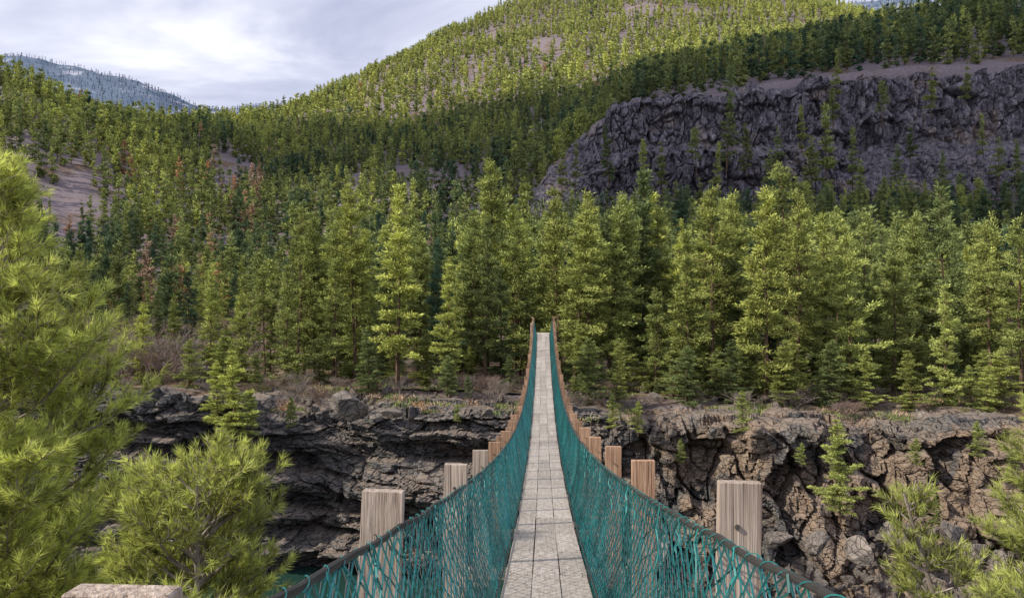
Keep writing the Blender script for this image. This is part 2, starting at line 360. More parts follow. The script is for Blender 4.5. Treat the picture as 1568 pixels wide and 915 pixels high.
# ---------------------------------------------------------------- trees
def conifer(name,seed,H,R,cs,nb,ncl,nlf,ll,lw,crad,power=.8,gap=.0,mats=(None,None),cone=False,tr=.018,droop=.3):
    global rng
    old=rng;rng=np.random.default_rng(seed)
    g=Geo()
    n=9;hz=np.linspace(-1.0,H*.985,n);wob=np.cumsum(rng.normal(size=(n,2))*.012*H/n*3,0)
    P=np.column_stack([wob,hz]);P[:2,:2]=P[2,:2]*.5
    rr=np.interp(hz,[-1,H*.1,H],[H*tr*1.15,H*tr*.85,.02]);g.poly(P,rr,6,0,.5)
    t=np.sort(rng.random(nb)**.95);h=H*(cs+(1-cs)*t*.985)
    az=rng.random(nb)*6.283
    lob=1+.28*np.sin(az*2+seed)+.0
    prof=(1-t)**power*np.clip(t*5+.45,0,1)
    L=R*prof*rng.uniform(.45,1.22,nb)*lob+.035*R+.12
    if gap: L*=np.where(rng.random(nb)<gap,.45,1)
    el=np.radians(-8-droop*40*(1-t)+58*t**1.6+rng.normal(size=nb)*9)
    bp=np.column_stack([np.interp(h,hz,P[:,0]),np.interp(h,hz,P[:,1]),h])
    D=np.column_stack([np.cos(az)*np.cos(el),np.sin(az)*np.cos(el),np.sin(el)])
    up=np.array([0,0,1.])
    def bpos(i,s):return bp[i]+D[i]*(L[i]*s)[:,None]+up*(L[i]*(s**2)*.16)[:,None]
    I=np.arange(nb);a=bpos(I,np.full(nb,0.));b=bpos(I,np.full(nb,.5));c=bpos(I,np.full(nb,.95))
    r=.012*L+.012
    if not cone:
        g.tubes(a,b,r*1.2,r*.8,3,0,.5);g.tubes(b,c,r*.8,r*.3,3,0,.5)
    w=L/L.sum();cnt=np.maximum(1,np.round(w*nb*ncl)).astype(int)
    ci=np.repeat(I,cnt);m_=len(ci)
    s=rng.uniform(.12,1,m_)**.75
    side=np.column_stack([-np.sin(az[ci]),np.cos(az[ci]),np.zeros(m_)])
    lat=(rng.random(m_)*2-1)*(1.05-s)*L[ci]*.55
    cc=bpos(ci,s)+side*lat[:,None];cc[:,2]+=rng.normal(size=m_)*.06*R*.5-.10*np.abs(lat)
    cb=rng.uniform(-.25,.25,m_)+.40*s+.14*t[ci]  # tips and crown top lighter: young needles, plus daylight put into the tone
    li=np.repeat(np.arange(m_),nlf);k_=len(li)
    off=rng.normal(size=(k_,3))*crad*np.array([1,1,.5])
    C=cc[li]+off
    dirn=unit(D[ci][li]*.55+unit(off)*.8+up*.28+rnd3(k_)*.45)
    W=unit(np.cross(dirn,rnd3(k_)))
    sh=np.clip(.15+cb[li]+.25*off[:,2]/crad*.5+rng.uniform(-.12,.12,k_),0,1)  # clump tops lighter than undersides, light put into the tone
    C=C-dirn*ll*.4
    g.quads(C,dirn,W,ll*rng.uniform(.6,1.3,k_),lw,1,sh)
    ob=g.obj(name,[mats[0] or BARK,mats[1] or FOL],link=False)
    rng=old
    return ob
hi=[]
spec=[(17,3.0,.10,115,.75),(17,2.5,.16,105,.85),(18,3.3,.26,95,.65),(16,2.7,.06,115,.8),(19,3.0,.36,90,.62),(15,3.1,.08,100,.7),(17,2.1,.14,110,.9)]
for i,(H,R,cs,nb,pw) in enumerate(spec):
    hi.append(conifer('pine_mesh_%d'%i,100+i,H,R,cs,nb,8,14,.34,.080,.175,pw,.30,tr=.011))
cl=bpy.data.collections.new
def coll(name,obs):
    c=cl(name)
    for o in obs:c.objects.link(o)
    return c
C0=coll('forest_near_variants',hi)
mid=[conifer('fir_mid_%d'%i,200+i,18,R,cs,55,5.0,9,.66,.18,.27,pw,.22,tr=.010) for i,(R,cs,pw) in enumerate([(2.7,.1,.75),(2.1,.15,.9),(3.0,.25,.65),(2.3,.05,.95),(2.8,.35,.6)])]
C1=coll('forest_mid_variants',mid)
low=[conifer('fir_low_%d'%i,300+i,20,R,.06,32,4,6,1.2,.42,.42,pw,.15,cone=True,tr=.01) for i,(R,pw) in enumerate([(2.8,.8),(2.3,.95),(3.1,.7),(2.5,.85)])]
C2=coll('forest_far_variants',low)
vl=[conifer('fir_tiny_%d'%i,400+i,20,R,.03,20,3,4,2.0,.85,.55,pw,.0,cone=True,tr=.01) for i,(R,pw) in enumerate([(2.7,.85),(2.3,.95),(3.0,.75)])]
C3=coll('forest_distant_variants',vl)
def inst(name,P,scl,rotz,tint,col,tilt=.03):
    n=len(P);me=bpy.data.meshes.new(name);me.vertices.add(n);me.vertices.foreach_set('co',np.asarray(P,np.float32).ravel())
    S=np.asarray(scl,float)
    if S.ndim==1:S=np.column_stack([S*rng.uniform(.8,1.2,n),S*rng.uniform(.8,1.2,n),S])
    a=me.attributes.new('scl','FLOAT_VECTOR','POINT');a.data.foreach_set('vector',S.astype(np.float32).ravel())
    Rr=np.column_stack([rng.normal(size=n)*tilt,rng.normal(size=n)*tilt,rotz])
    a=me.attributes.new('rot','FLOAT_VECTOR','POINT');a.data.foreach_set('vector',Rr.astype(np.float32).ravel())
    a=me.attributes.new('tint','FLOAT','POINT');a.data.foreach_set('value',np.asarray(tint,np.float32))
    a=me.attributes.new('idx','INT','POINT');a.data.foreach_set('value',rng.integers(0,len(col.objects),n).astype(np.int32))
    ob=bpy.data.objects.new(name,me);scene.collection.objects.link(ob)
    ng=bpy.data.node_groups.new(name+'_nodes','GeometryNodeTree')
    ng.interface.new_socket(name='Geometry',in_out='INPUT',socket_type='NodeSocketGeometry')
    ng.interface.new_socket(name='Geometry',in_out='OUTPUT',socket_type='NodeSocketGeometry')
    N=ng.nodes;L=ng.links;gi=N.new('NodeGroupInput');go=N.new('NodeGroupOutput')
    ip=N.new('GeometryNodeInstanceOnPoints');ci=N.new('GeometryNodeCollectionInfo')
    ci.inputs['Collection'].default_value=col;ci.inputs['Separate Children'].default_value=True;ci.inputs['Reset Children'].default_value=True
    def at(nm,ty):
        q=N.new('GeometryNodeInputNamedAttribute');q.data_type=ty;q.inputs['Name'].default_value=nm;return q.outputs['Attribute']
    L.new(gi.outputs[0],ip.inputs['Points']);L.new(ci.outputs[0],ip.inputs['Instance'])
    ip.inputs['Pick Instance'].default_value=True
    L.new(at('idx','INT'),ip.inputs['Instance Index']);L.new(at('rot','FLOAT_VECTOR'),ip.inputs['Rotation']);L.new(at('scl','FLOAT_VECTOR'),ip.inputs['Scale'])
    L.new(ip.outputs[0],go.inputs[0])
    md=ob.modifiers.new('instances','NODES');md.node_group=ng
    return ob
def scatter(d0,d1,sp,umax=.85):
    ys=np.arange(d0,d1,sp);pts=[]
    for y in ys:
        xx=np.arange(-umax*y,umax*y,sp);pts.append(np.column_stack([xx,np.full(len(xx),y)]))
    P=np.concatenate(pts);P=P+rng.uniform(-.5,.5,P.shape)*sp*.95
    return P
def PX(x,y):return U0+F*x/y
def rockmask(x,y):
    px=PX(x,y);r=np.zeros(len(x),bool)
    r|=(fbm(x/(30+.05*y),y/(45+.05*y),3,222)>.17)&(y>160)&(y<2100)
    r|=(y>342)&(y<404)&(px>835)
    z=T(x,y);py=H0-F*z/y
    r|=(((px-90)/75)**2+((py-335)/85)**2<1)&(y>150)&(y<600)&(rng.random(len(x))<.75)
    r|=(((px-680)/80)**2+((py-285)/22)**2<1)&(rng.random(len(x))<.85)
    r|=(((px-345)/40)**2+((py-270)/40)**2<1)&(rng.random(len(x))<.6)
    return r
def lit_zone_tint(x,y):
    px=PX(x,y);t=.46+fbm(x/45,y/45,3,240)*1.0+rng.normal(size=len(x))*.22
    t+=np.clip((y-900)/600,0,.35)+.15*((px<300)&(y>350))  # far ridge and left hill yellower, sunlight put into the tree colour
    t-=.14*((y>130)&(y<700)&(px>350))  # middle slopes darker, shade put into the tree colour
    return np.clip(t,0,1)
P=scatter(64,104,4.4,.95);x,y=P.T;px=PX(x,y)
keep=(rng.random(len(x))<np.where(px<430,.45,.9))&~((np.abs(x)<1.8)&(y<75))
keep&=~((px<430)&(y<68))
P=P[keep];x,y=P.T;px=PX(x,y)
hs=np.where(px<430,.54,.93)*rng.uniform(.62,1.14,len(x));hs=np.where((px>700)&(px<1250),hs*1.03,hs);hs=np.where(px>1250,hs*.90,hs);hs=np.where((px>430)&(px<700),hs*.86,hs)
tint=np.clip(.55+fbm(x/12,y/12,2,7)*1.1+rng.normal(size=len(x))*.27,0,1)
inst('pine_forest',np.column_stack([x,y,T(x,y)]),hs*.95,rng.random(len(x))*6.28,tint,C0)
def forest(name,d0,d1,sp,col,smin,smax,um=.85,cond=None,tt_=None,dens=.93):
    P=scatter(d0,d1,sp,um);x,y=P.T
    k=(rng.random(len(x))<dens)&~rockmask(x,y)
    if cond is not None:k&=cond(x,y)
    P=P[k];x,y=P.T
    t=lit_zone_tint(x,y) if tt_ is None else tt_(x,y)
    px=PX(x,y);py=H0-F*T(x,y)/y
    if tt_ is None:
        pd=np.where((px<420)&(y<500),.05,.004)+.30*(((px-260)/45)**2+((py-480)/25)**2<1)+.30*(((px-350)/50)**2+((py-290)/40)**2<1)+.22*(((px-300)/60)**2+((py-400)/25)**2<1)
        dead=rng.random(len(x))<pd;t=np.where(dead,rng.uniform(3.0,3.7,len(x)),t)
    sc=rng.uniform(smin,smax,len(x));sc*=np.where((px<480)&(y<230),.76,1)
    inst(name,np.column_stack([x,y,T(x,y)-.3]),sc,rng.random(len(x))*6.28,t,col)
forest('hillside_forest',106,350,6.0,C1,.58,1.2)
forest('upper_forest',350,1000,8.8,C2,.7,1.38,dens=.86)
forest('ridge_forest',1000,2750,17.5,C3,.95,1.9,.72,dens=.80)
forest('distant_mountain_forest',3600,4900,34,C3,.7,1.2,.72,lambda x,y:(PX(x,y)<470)|(PX(x,y)>1150),lambda x,y:rng.uniform(1.98,2.06,len(x)))  # far trees take the blue tint, haze painted into their colour
lx=[]
for pxp,pyp,D,sc in [(1105,255,352,1.6),(1135,265,352,1.1),(1250,290,350,1.9),(1262,195,364,1.2),(1290,285,352,1.3),(1180,265,352,1.),(1405,180,366,1.1),(1455,165,368,1.),(930,280,350,1.3),(1010,290,350,1.1),(1170,305,348,1.1),(1060,265,352,1.),(1335,195,366,1.),(1560,205,364,1.1),(1500,290,346,1.1),(1350,300,348,1.1),(1420,310,346,1.1),(1300,330,345,1.2),(1110,175,372,1.1),(1270,150,376,1.1),(980,290,350,1.1),(1215,230,356,1.),(1375,250,356,.9),(880,285,348,1.),(860,300,346,1.2),(1480,240,356,.9),(1530,300,346,1.2),(1230,300,346,1.3),(1090,300,346,1.2)]:
    lx.append((pxx(pxp,D),D-7,(H0-pyp)/F*D-2,sc*1.1))
lx=np.array(lx)
inst('cliff_ledge_pines',lx[:,:3],lx[:,3],rng.random(len(lx))*6.28,rng.uniform(.25,.7,len(lx)),C1)
hero=[(745,78,20.8,0,.7),(722,72,15.0,3,.55),(608,59,15.2,1,1.0),(686,57.5,9.8,6,.95),(512,61,9.8,2,.6),(540,64,10.5,5,.65),(432,60,9.3,3,.65),(480,66,13.5,0,.6),(558,68,13.0,3,.85),
 (312,62,8.8,3,.75),(365,61,7.2,5,.8),(205,60,6.5,5,1.0),(170,64,6.4,2,.9),(258,66,7,0,.6),(640,70,12.5,0,.6),(790,70,14.0,3,.6),
 (895,63,15.5,2,.85),(850,66,16.5,3,.75),(948,64,15.6,0,.6),(1010,66,14.6,4,.7),(1085,61,15.5,2,.85),(1120,64,15,3,.7),(1165,56.5,15.3,0,.95),(1215,60,14.8,2,.8),(1290,58,12.6,3,.7),
 (1355,60,11.3,5,.6),(1395,66,14,0,.55),(1432,55,8.6,3,.7),(1500,60,13.0,4,.7),(1545,58,13.0,2,.6),(1600,60,14,0,.6),(1050,58,12,6,.7),(945,55,5.0,3,.7),(1000,60,8,5,.6),(1255,66,14.5,1,.8),(400,70,10,4,.6)]
for px_,D,Hh,vi,tn in hero:
    o=bpy.data.objects.new('pine_tree',hi[vi].data);scene.collection.objects.link(o)
    xw=pxx(px_,D);zz=float(T(np.array([xw]),np.array([max(D,58.5)]))[0])
    if D<58:zz-=.5
    k=Hh/spec[vi][0]
    o.location=(xw,D,zz-.2);o.scale=(k*1.05,k*1.05,k);o.rotation_euler=(0,0,px_*.37);o['tint']=tn
for px_,D,Hh in [(325,150,12),(338,155,9),(212,170,12),(300,140,7),(150,130,8)]:
    o=bpy.data.objects.new('dead_fir_tree',mid[1].data);scene.collection.objects.link(o)
    xw=pxx(px_,D);o.location=(xw,D,float(T(np.array([xw]),np.array([float(D)]))[0])+1.0);o.scale=(Hh/18*1.2,Hh/18*1.2,Hh/18);o['tint']=3.0
for px_,pyb,D,Hh,tn in [(352,670,48.5,5.2,1.0),(325,650,49,4.2,.95),(380,665,48.5,3.0,.9),(1275,775,43.5,4.8,.7),(975,655,49.5,2.0,.8),(935,650,50,2.2,.7),(1130,655,47.5,2.6,.6),(440,650,49.5,2,.6),(1480,690,46.5,2.2,.6),(800,640,50,1.6,.6),(700,640,50,1.2,.6),(1040,700,47.5,1.5,.6),(1390,700,46.5,1.6,.7),(1220,700,47,1.3,.6),(1530,720,45.5,1.8,.6)]:
    o=bpy.data.objects.new('pine_sapling',hi[5 if Hh<4.5 else 3].data);scene.collection.objects.link(o)
    k=Hh/15;o.location=(pxx(px_,D),D,(H0-pyb)/F*D-.3);o.scale=(k*1.5,k*1.5,k);o.rotation_euler=(.0,0,px_);o['tint']=tn
n=260;x=rng.uniform(-42,42,n);y=rng.uniform(54,70,n);px=PX(x,y)
k=(rng.random(n)<np.where(px>860,.95,.4))&(np.abs(x)>1.5);x=x[k];y=y[k]
zz=T(x,np.maximum(y,58.5));zz=np.where(y<58,zz-(58-y)*.14,zz)
sc=rng.uniform(.06,.30,len(x));inst('understory_saplings',np.column_stack([x,y,zz-.1]),np.column_stack([sc*1.7,sc*1.7,sc]),rng.random(len(x))*6.28,rng.uniform(.2,.9,len(x)),coll('understory_variants',[hi[3],hi[5],hi[0]]))
def shrub(seed,H,n=9):
    r_=random.Random(seed);g=Geo();S=[]
    def grow(p,d,l,r,dep):
        q=p+d*l;S.append((p,q,r,r*.65))
        if dep==0:return
        for _ in range(3 if dep>1 else 4):
            nd=unit(d+np.array([r_.gauss(0,.42),r_.gauss(0,.42),r_.gauss(.1,.25)]))
            grow(p+(q-p)*r_.uniform(.55,1),nd,l*r_.uniform(.55,.8),r*.6,dep-1)
    for _ in range(n):
        d=unit(np.array([r_.gauss(0,.35),r_.gauss(0,.35),1.]))
        grow(np.array([r_.gauss(0,.15),r_.gauss(0,.15),-.2]),d,H*.36,.028,4)
    g.tubes([s[0] for s in S],[s[1] for s in S],[s[2] for s in S],[s[3] for s in S],3,0,.5)
    return g
shm=[shrub(i,3.2).obj('bare_shrub_mesh_%d'%i,[BARKG if i<2 else BARKR],link=False) for i in range(4)]
for i,(px_,D,Hh) in enumerate([(145,60,6.5),(110,62,7),(190,63,7),(235,59,5),(265,61,6),(60,61,6),(378,85,10),(745,57,2.6),(765,56,2.2),(290,60,3.0),(820,60,2.5),(1060,58,2.2),(1250,57,2.3),(1330,57,2),(570,57,1.8),(920,58,2.5),(20,58,4),(345,72,6),(90,70,8),(230,75,8),(165,72,8)]):
    o=bpy.data.objects.new('bare_shrub',shm[i%4].data);scene.collection.objects.link(o)
    xw=pxx(px_,D);k=Hh/3.4;o.location=(xw,D,float(T(np.array([xw]),np.array([max(D,58.5)]))[0])-.3);o.scale=(k*1.1,k*1.1,k);o.rotation_euler=(0,0,i)
n=150;x=rng.uniform(-42,42,n);y=rng.uniform(53,66,n);zz=T(x,np.maximum(y,58.5));zz=np.where(y<58,zz-(58-y)*.14,zz);sc=rng.uniform(.25,.75,n)
inst('bare_brush',np.column_stack([x,y,zz-.1]),np.column_stack([sc*1.3,sc*1.3,sc*.8]),rng.random(n)*6.28,np.zeros(n),coll('brush_variants',[bpy.data.objects.new('brush_%d'%i,s_.data) for i,s_ in enumerate(shm)]))
def tuft(seed):
    g=Geo();n=90;C=rng.normal(size=(n,3))*np.array([.4,.4,.0]);d=unit(rng.normal(size=(n,3))*.6+[0,0,.9]);g.quads(C,d,unit(np.cross(d,rnd3(n))),rng.uniform(.15,.5,n),.05,0,rng.uniform(.1,.8,n));return g.obj('undergrowth_tuft_%d'%seed,[FOL],link=False)
CU=coll('undergrowth_variants',[tuft(i) for i in range(3)])
n=2200;x=rng.uniform(-45,45,n);y=rng.uniform(51.5,75,n)
zz=T(x,np.maximum(y,58.5));zz=np.where(y<58,zz-(58-y)*.12,zz)
k=fbm(x/4,y/3,3,77)>-.03
inst('undergrowth',np.column_stack([x,y,zz-.05])[k],rng.uniform(.3,1.1,k.sum()),rng.random(k.sum())*6.28,np.where(rng.random(k.sum())<.6,rng.uniform(.1,.6,k.sum()),rng.uniform(3.1,3.6,k.sum())),CU)
# ---------------------------------------------------------------- boulders
import bmesh
def boulder(seed,sub=4):
    r_=np.random.default_rng(seed);bm=bmesh.new();bmesh.ops.create_icosphere(bm,subdivisions=sub,radius=1)
    V=np.array([v.co[:] for v in bm.verts]);Fc=np.array([[v.index for v in f.verts] for f in bm.faces]);bm.free()
    for _ in range(22):
        nn=unit(r_.normal(size=3));d=r_.uniform(.45,.8);t=V@nn-d;V=V-np.outer(np.clip(t,0,None),nn)
    V=V*(1+.16*fbm(V[:,0]*2+V[:,2]*1.3,V[:,1]*2-V[:,2],4,seed)[:,None])
    g=Geo();g.add(V,T=Fc);return g
bm_=[boulder(i).obj('boulder_mesh_%d'%i,[BOULD],link=False) for i in range(5)]
o=bpy.data.objects.new('boulder',bm_[0].data);scene.collection.objects.link(o);o.location=(pxx(526,49),49,-5.5);o.scale=(1.5,1.3,1.35);o.rotation_euler=(.2,.3,1)
for i,(px_,py_,D,s_) in enumerate([(595,632,50,.8),(745,632,50,.6),(1180,820,42,.9),(1240,825,42,1.0),(1300,835,41,1.0),(1440,810,43,1.2),(1470,840,42,1.1),(1540,800,43,1.4),(1350,810,43,.9),(1510,850,41,.9)]):
    o=bpy.data.objects.new('boulder',bm_[i%5].data);scene.collection.objects.link(o)
    o.location=(pxx(px_,D),D,(H0-py_)/F*D);o.scale=(s_*1.2,s_*.8,s_*.62);o.rotation_euler=(i*.2,i*.15,i*1.3)
CB=coll('rubble_variants',bm_)
n=1300;x=rng.uniform(6,40,n);y=rng.uniform(36,48,n);px=PX(x,y)
zb_=-16.3+np.clip((x-8)/12,0,1)*(y-36)/11*3.6
sc=np.clip(rng.lognormal(-1.25,.55,n),.08,.85)
inst('rubble_rocks',np.column_stack([x,y,zb_]),np.column_stack([sc,sc*.8,sc*.65]),rng.random(n)*6.28,np.zeros(n),CB,1.0)
n=900;x=rng.uniform(-45,45,n);y=rng.uniform(50.5,64,n);zz=T(x,np.maximum(y,58.5));zz=np.where(y<58,zz-(58-y)*.14,zz);sc=np.clip(rng.lognormal(-1.7,.6,n),.06,.7)
inst('scattered_rocks',np.column_stack([x,y,zz]),np.column_stack([sc,sc,sc*.7]),rng.random(n)*6.28,np.zeros(n),CB,1.0)
# ---------------------------------------------------------------- near pines with real needles
def needle_pine(name,base,top,prof,h0,seed,dz=.33,nbr=5,tint=.9,upsweep=.45,dens=1.0,nl=.13,bend=.3,e0=.95,nn=6):
    global rng
    old=rng;rng=np.random.default_rng(seed);g=Geo()
    base=np.array(base,float);top=np.array(top,float);n=14
    tt=np.linspace(0,1,n);P=base+(top-base)*tt[:,None];P[:,:2]+=(top-base)[:2]*((tt**2-tt)*bend)[:,None]+np.cumsum(rng.normal(size=(n,2))*.012,0)
    Hh=np.linalg.norm(top-base);g.poly(P,np.linspace(.014*Hh,.012,n),8,0,.5)
    S0=[];S1=[];SR=[];TW=[]
    zt=top[2];z=zt-.10
    def trunk(z):
        f=(z-base[2])/(zt-base[2]);return np.array([np.interp(f,tt,P[:,i]) for i in range(3)])
    TW.append((trunk(zt-.35),top+np.array([0,0,.05])))
    while z>h0:
        for b in range(nbr):
            az=rng.random()*6.283;L=float(np.interp(zt-z,prof[0],prof[1]))*rng.uniform(.65,1.2)
            f=min(1,(zt-z)/2.5);el=(e0+(.2-e0)*f)+rng.normal()*.15
            p=trunk(z+rng.normal()*.08);d=np.array([math.cos(az)*math.cos(el),math.sin(az)*math.cos(el),math.sin(el)])
            m=max(4,int(L/.16));pts=[p]
            for i in range(m):
                d=unit(d+np.array([0,0,upsweep*.14])+rng.normal(size=3)*.07);pts.append(pts[-1]+d*L/m)
            for i in range(m):
                s=i/m;S0.append(pts[i]);S1.append(pts[i+1]);SR.append((.008+.012*L)*(1-s*.8))
                if s>.25:TW.append((pts[i],pts[i+1]))
                if s>.12:
                    for sd in(-1,1):
                        if rng.random()<.9*dens:
                            sidev=unit(np.cross(d,[0,0,1]))*sd
                            td=unit(d*.75+sidev*.8+np.array([0,0,.35])+rng.normal(size=3)*.22)
                            tl=min(.5,(1-s)*L*.5+.14)*rng.uniform(.7,1.2);e1=pts[i+1]+td*tl
                            TW.append((pts[i+1],e1));S0.append(pts[i+1]);S1.append(e1);SR.append(.005)
                            if tl>.22:
                                for _ in range(2):
                                    q=pts[i+1]+td*tl*rng.uniform(.3,.7);td2=unit(td+rng.normal(size=3)*.5+[0,0,.2]);e2=q+td2*tl*.5
                                    TW.append((q,e2));S0.append(q);S1.append(e2);SR.append(.004)
        z-=dz*rng.uniform(.8,1.2)
    SR=np.array(SR);g.tubes(S0,S1,SR,SR*.8,4,0,.6)
    A=np.array([t[0] for t in TW]);B=np.array([t[1] for t in TW]);Lw=np.linalg.norm(B-A,axis=1)
    cnt=np.maximum(2,(Lw/.030).astype(int));i=np.repeat(np.arange(len(A)),cnt);s=rng.random(len(i))
    ii=np.repeat(i,nn);ss=np.repeat(s,nn)
    C=A[ii]+(B-A)[ii]*ss[:,None];d=unit((B-A)[ii])
    nd=unit(d*1.1+rnd3(len(ii))*.75)
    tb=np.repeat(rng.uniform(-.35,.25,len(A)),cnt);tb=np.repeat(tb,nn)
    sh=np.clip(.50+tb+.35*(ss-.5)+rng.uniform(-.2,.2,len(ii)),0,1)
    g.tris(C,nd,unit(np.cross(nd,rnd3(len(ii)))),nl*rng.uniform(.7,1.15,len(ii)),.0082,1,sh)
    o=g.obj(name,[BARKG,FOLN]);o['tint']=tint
    rng=old;return o
needle_pine('ponderosa_pine',(-5.75,8,float(NB(-5.9,8.))-.5),(-5.65,8,1.25),([0,.4,1.2,2.4,4.0,8],[.2,.55,.95,1.4,1.75,1.7]),-5.2,1,.25,6,1.0)
needle_pine('young_pine',(-2.95,7,float(NB(-3.,7.))-.5),(-3.12,7,-1.5),([0,.15,.4,1.0,2,5],[.25,.5,.75,.78,.62,.5]),-4.4,2,.14,6,1.0,e0=.7,nl=.11)
needle_pine('young_pine',(4.4,7.2,float(NB(4.,7.))-.5),(3.02,7,-1.52),([0,.3,.8,1.5,5],[.12,.20,.34,.45,.5]),-5,3,.25,4,.9,bend=1.2,e0=.7,nl=.10)
needle_pine('young_pine',(6.2,9.5,float(NB(6.,9.))-.5),(6.0,9.5,-1.0),([0,.5,1.2,2,5],[.15,.5,.7,.8,.8]),-6,4,.26,5,.85)
# ---------------------------------------------------------------- bridge
SP=51.0
def droop_(y):return .13+.18*y*(1-y/SP)
def deckz(y):return -(droop_(y)+1.13)
def cabz(y):return -(droop_(y)+.16)
DECKW=wood_mat('deck_wood',(.34,.295,.255),(.48,.435,.385),(.56,.51,.465),'y',.45,.3,.32)
POSTW=wood_mat('post_wood',(.19,.145,.115),(.38,.31,.26),(.52,.45,.39),'z')
POSTF=wood_mat('post_wood_brown',(.20,.115,.07),(.40,.25,.165),(.50,.35,.25),'z')
TEAL=plain('teal_net_rope',(.014,.175,.175),.6,0,.5,3)
WIRE=plain('galvanised_wire',(.30,.31,.31),.5,.4,.3)
CABLE=plain('steel_cable',(.07,.065,.06),.6,.3,.5,30)
bridge=bpy.data.objects.new('suspension_bridge',None);scene.collection.objects.link(bridge)
def part(g,name,mats,smooth=False):
    o=g.obj(name,mats,smooth);o.parent=bridge;return o
g=Geo()
seg=1.25;bw=.245
for i in range(-3,41):
    y0=i*seg;y1=y0+seg
    for j in(-1,0,1):
        yy=(y0+y1)/2;dz=rng.normal()*.0025;a0=math.atan((deckz(y1)-deckz(y0))/(y1-y0))
        c_,s_=math.cos(a0),math.sin(a0);rz=rng.normal()*.002
        g.box((j*(bw+.007)+rng.normal()*.002,yy,deckz(yy)-.02+dz),(bw,seg-.008,.04),0,rng.random(),[[1,-rz,0],[rz,c_,-s_],[0,s_,c_]],.003)
part(g,'deck_planks',[DECKW])
g=Geo()
for i in range(-2,41):
    for k_ in(.06,1.19):
        y=i*seg+k_
        for j in(-1,0,1):
            for q in(-.08,.08):
                x0=j*(bw+.009)+q
                g.tubes([[x0,y,deckz(y)-.004]],[[x0,y,deckz(y)+.003]],.006,.005,6,0,.2)
                g.tubes([[x0,y,deckz(y)+.0028]],[[x0,y,deckz(y)+.004]],.005,.0005,6,0,.2)
part(g,'deck_bolts',[CABLE])
g=Geo();posts_y=[3+2.5*i for i in range(20)]
for y in [-2,.5]+posts_y:
    g.box((0,y,deckz(y)-.10),(1.56,.09,.11),0,rng.random(),None,.008)
for s in(-1,1):
    yy=np.arange(-3.5,51.1,1.);g.poly(np.column_stack([np.full(len(yy),s*.33),yy,deckz(yy)-.18]),.018,6,1,.4)
part(g,'crossbeams_and_deck_cables',[POSTW,CABLE])
g=Geo()
def post(x,y,top,mi,w=.148):
    zb=deckz(y)-.22;h=top-zb;tx=rng.normal()*.02
    R_=[[1,0,tx],[0,1,rng.normal()*.015],[-tx,0,1]]
    g.box((x,y,zb+h/2),(w,.05,h),mi,rng.random(),R_,.003)
    g.tubes([[x,y-.025,top-.16]],[[x,y-.034,top-.16]],.011,.009,6,2,.3)
for i,y in enumerate(posts_y):
    for s in(-1,1):
        far=y>9 or (s>0 and y>4)
        post(s*(.655+rng.normal()*.01)+.01,y,-droop_(y)-.02+rng.normal()*.02+(.035 if s>0 else 0),1 if far else 0,.155 if y<20 else .13)
        if y>9:post(s*.65,y+1.25,-droop_(y+1.25)-.03,1,.10) if y+1.25<50.8 else None
post(-.645,1.15,-.40,0,.155)
part(g,'net_posts',[POSTW,POSTF,CABLE])
def P_(y,v,s,ox=0,oy=0,oz=0):
    bul=.035*np.sin(v*np.pi)*(.4+vn(y*.9,v*2,4+int(s)))
    x=s*(.392+.163*v+bul)+ox;z=deckz(y)-.03+v*(cabz(y)-deckz(y)+.03)+oz
    return np.stack([x,y+oy,z],-1)
def net(g,s,ya,yb,c,rows,r,jit,seed,m=0,voff=0,big=0.,vmax=1.0):
    K=np.arange(int((yb-ya)/c))[:,None];J=np.arange(rows*2+1)[None]
    sg=np.where((K+J)%2==0,1,-1)
    y=ya+K*c+sg*c*.46+0*J;v=(J/(rows*2))*vmax+0*K
    y=y+(fbm(y*2.2,v*4,3,seed)*.9+rng.normal(size=y.shape)*.10)*jit
    y=y+(fbm(y*.9+3,v*1.5,2,seed+8))*big
    vv=np.clip(v+(fbm(y*2.5,v*5,3,seed+2))*jit*.8*np.sin(np.clip(v,0,1)*np.pi)+0,0,1)
    ox=(fbm(y*3,v*4,2,seed+4))*jit*1.0+rng.normal(size=y.shape)*jit*.08+voff*s
    P=P_(y,vv,s,ox)
    a=P[:,:-1].reshape(-1,3);b=P[:,1:].reshape(-1,3)
    sh=np.clip(.5+fbm(a[:,1]*1.7,a[:,2]*2,3,seed+6)*1.3+rng.normal(size=len(a))*.12,0,1)
    g.tubes(a,b,r,r,3,m,sh)
g=Geo()
for s in(-1,1):
    net(g,s,.6,50.8,.066,9,.0033,.014,300+s)
    net(g,s,.6,50.8,.17,7,.0036,.07,320+s,0,.018,.08)
    for y in np.arange(.9,12,.5):
        nn_=7;v=np.linspace(1.0,rng.uniform(.6,.9),nn_);yy=y+np.cumsum(rng.normal(size=nn_)*.035)
        P=P_(yy,v,s,-s*.02+np.cumsum(rng.normal(size=nn_)*.006));P[0,2]+=.012
        g.poly(P,.0035,3,0,rng.uniform(.1,.9))
part(g,'teal_netting',[TEAL])
g=Geo()
for s in(-1,1):net(g,s,.6,24,.07,7,.0016,.006,350+s,0,.03)
part(g,'chain_link_mesh',[WIRE])
g=Geo()
for s in(-1,1):
    yy=np.arange(-3.5,51.01,.25)
    x=s*(.560+.004*np.sin(yy*5))
    g.poly(np.column_stack([x,yy,cabz(yy)+.006*np.sin(yy*7+s)]),.0115,8,0,.15)
    yw=np.arange(.6,12,.012);an=yw*2*np.pi/.16
    g.poly(np.column_stack([s*.560+.0145*np.cos(an),yw,cabz(yw)+.0145*np.sin(an)]),.0018,3,2,.5)
    yy=np.arange(-3.5,51.01,.5);g.poly(np.column_stack([np.full(len(yy),s*.40),yy,deckz(yy)+.03]),.007,5,0,.3)
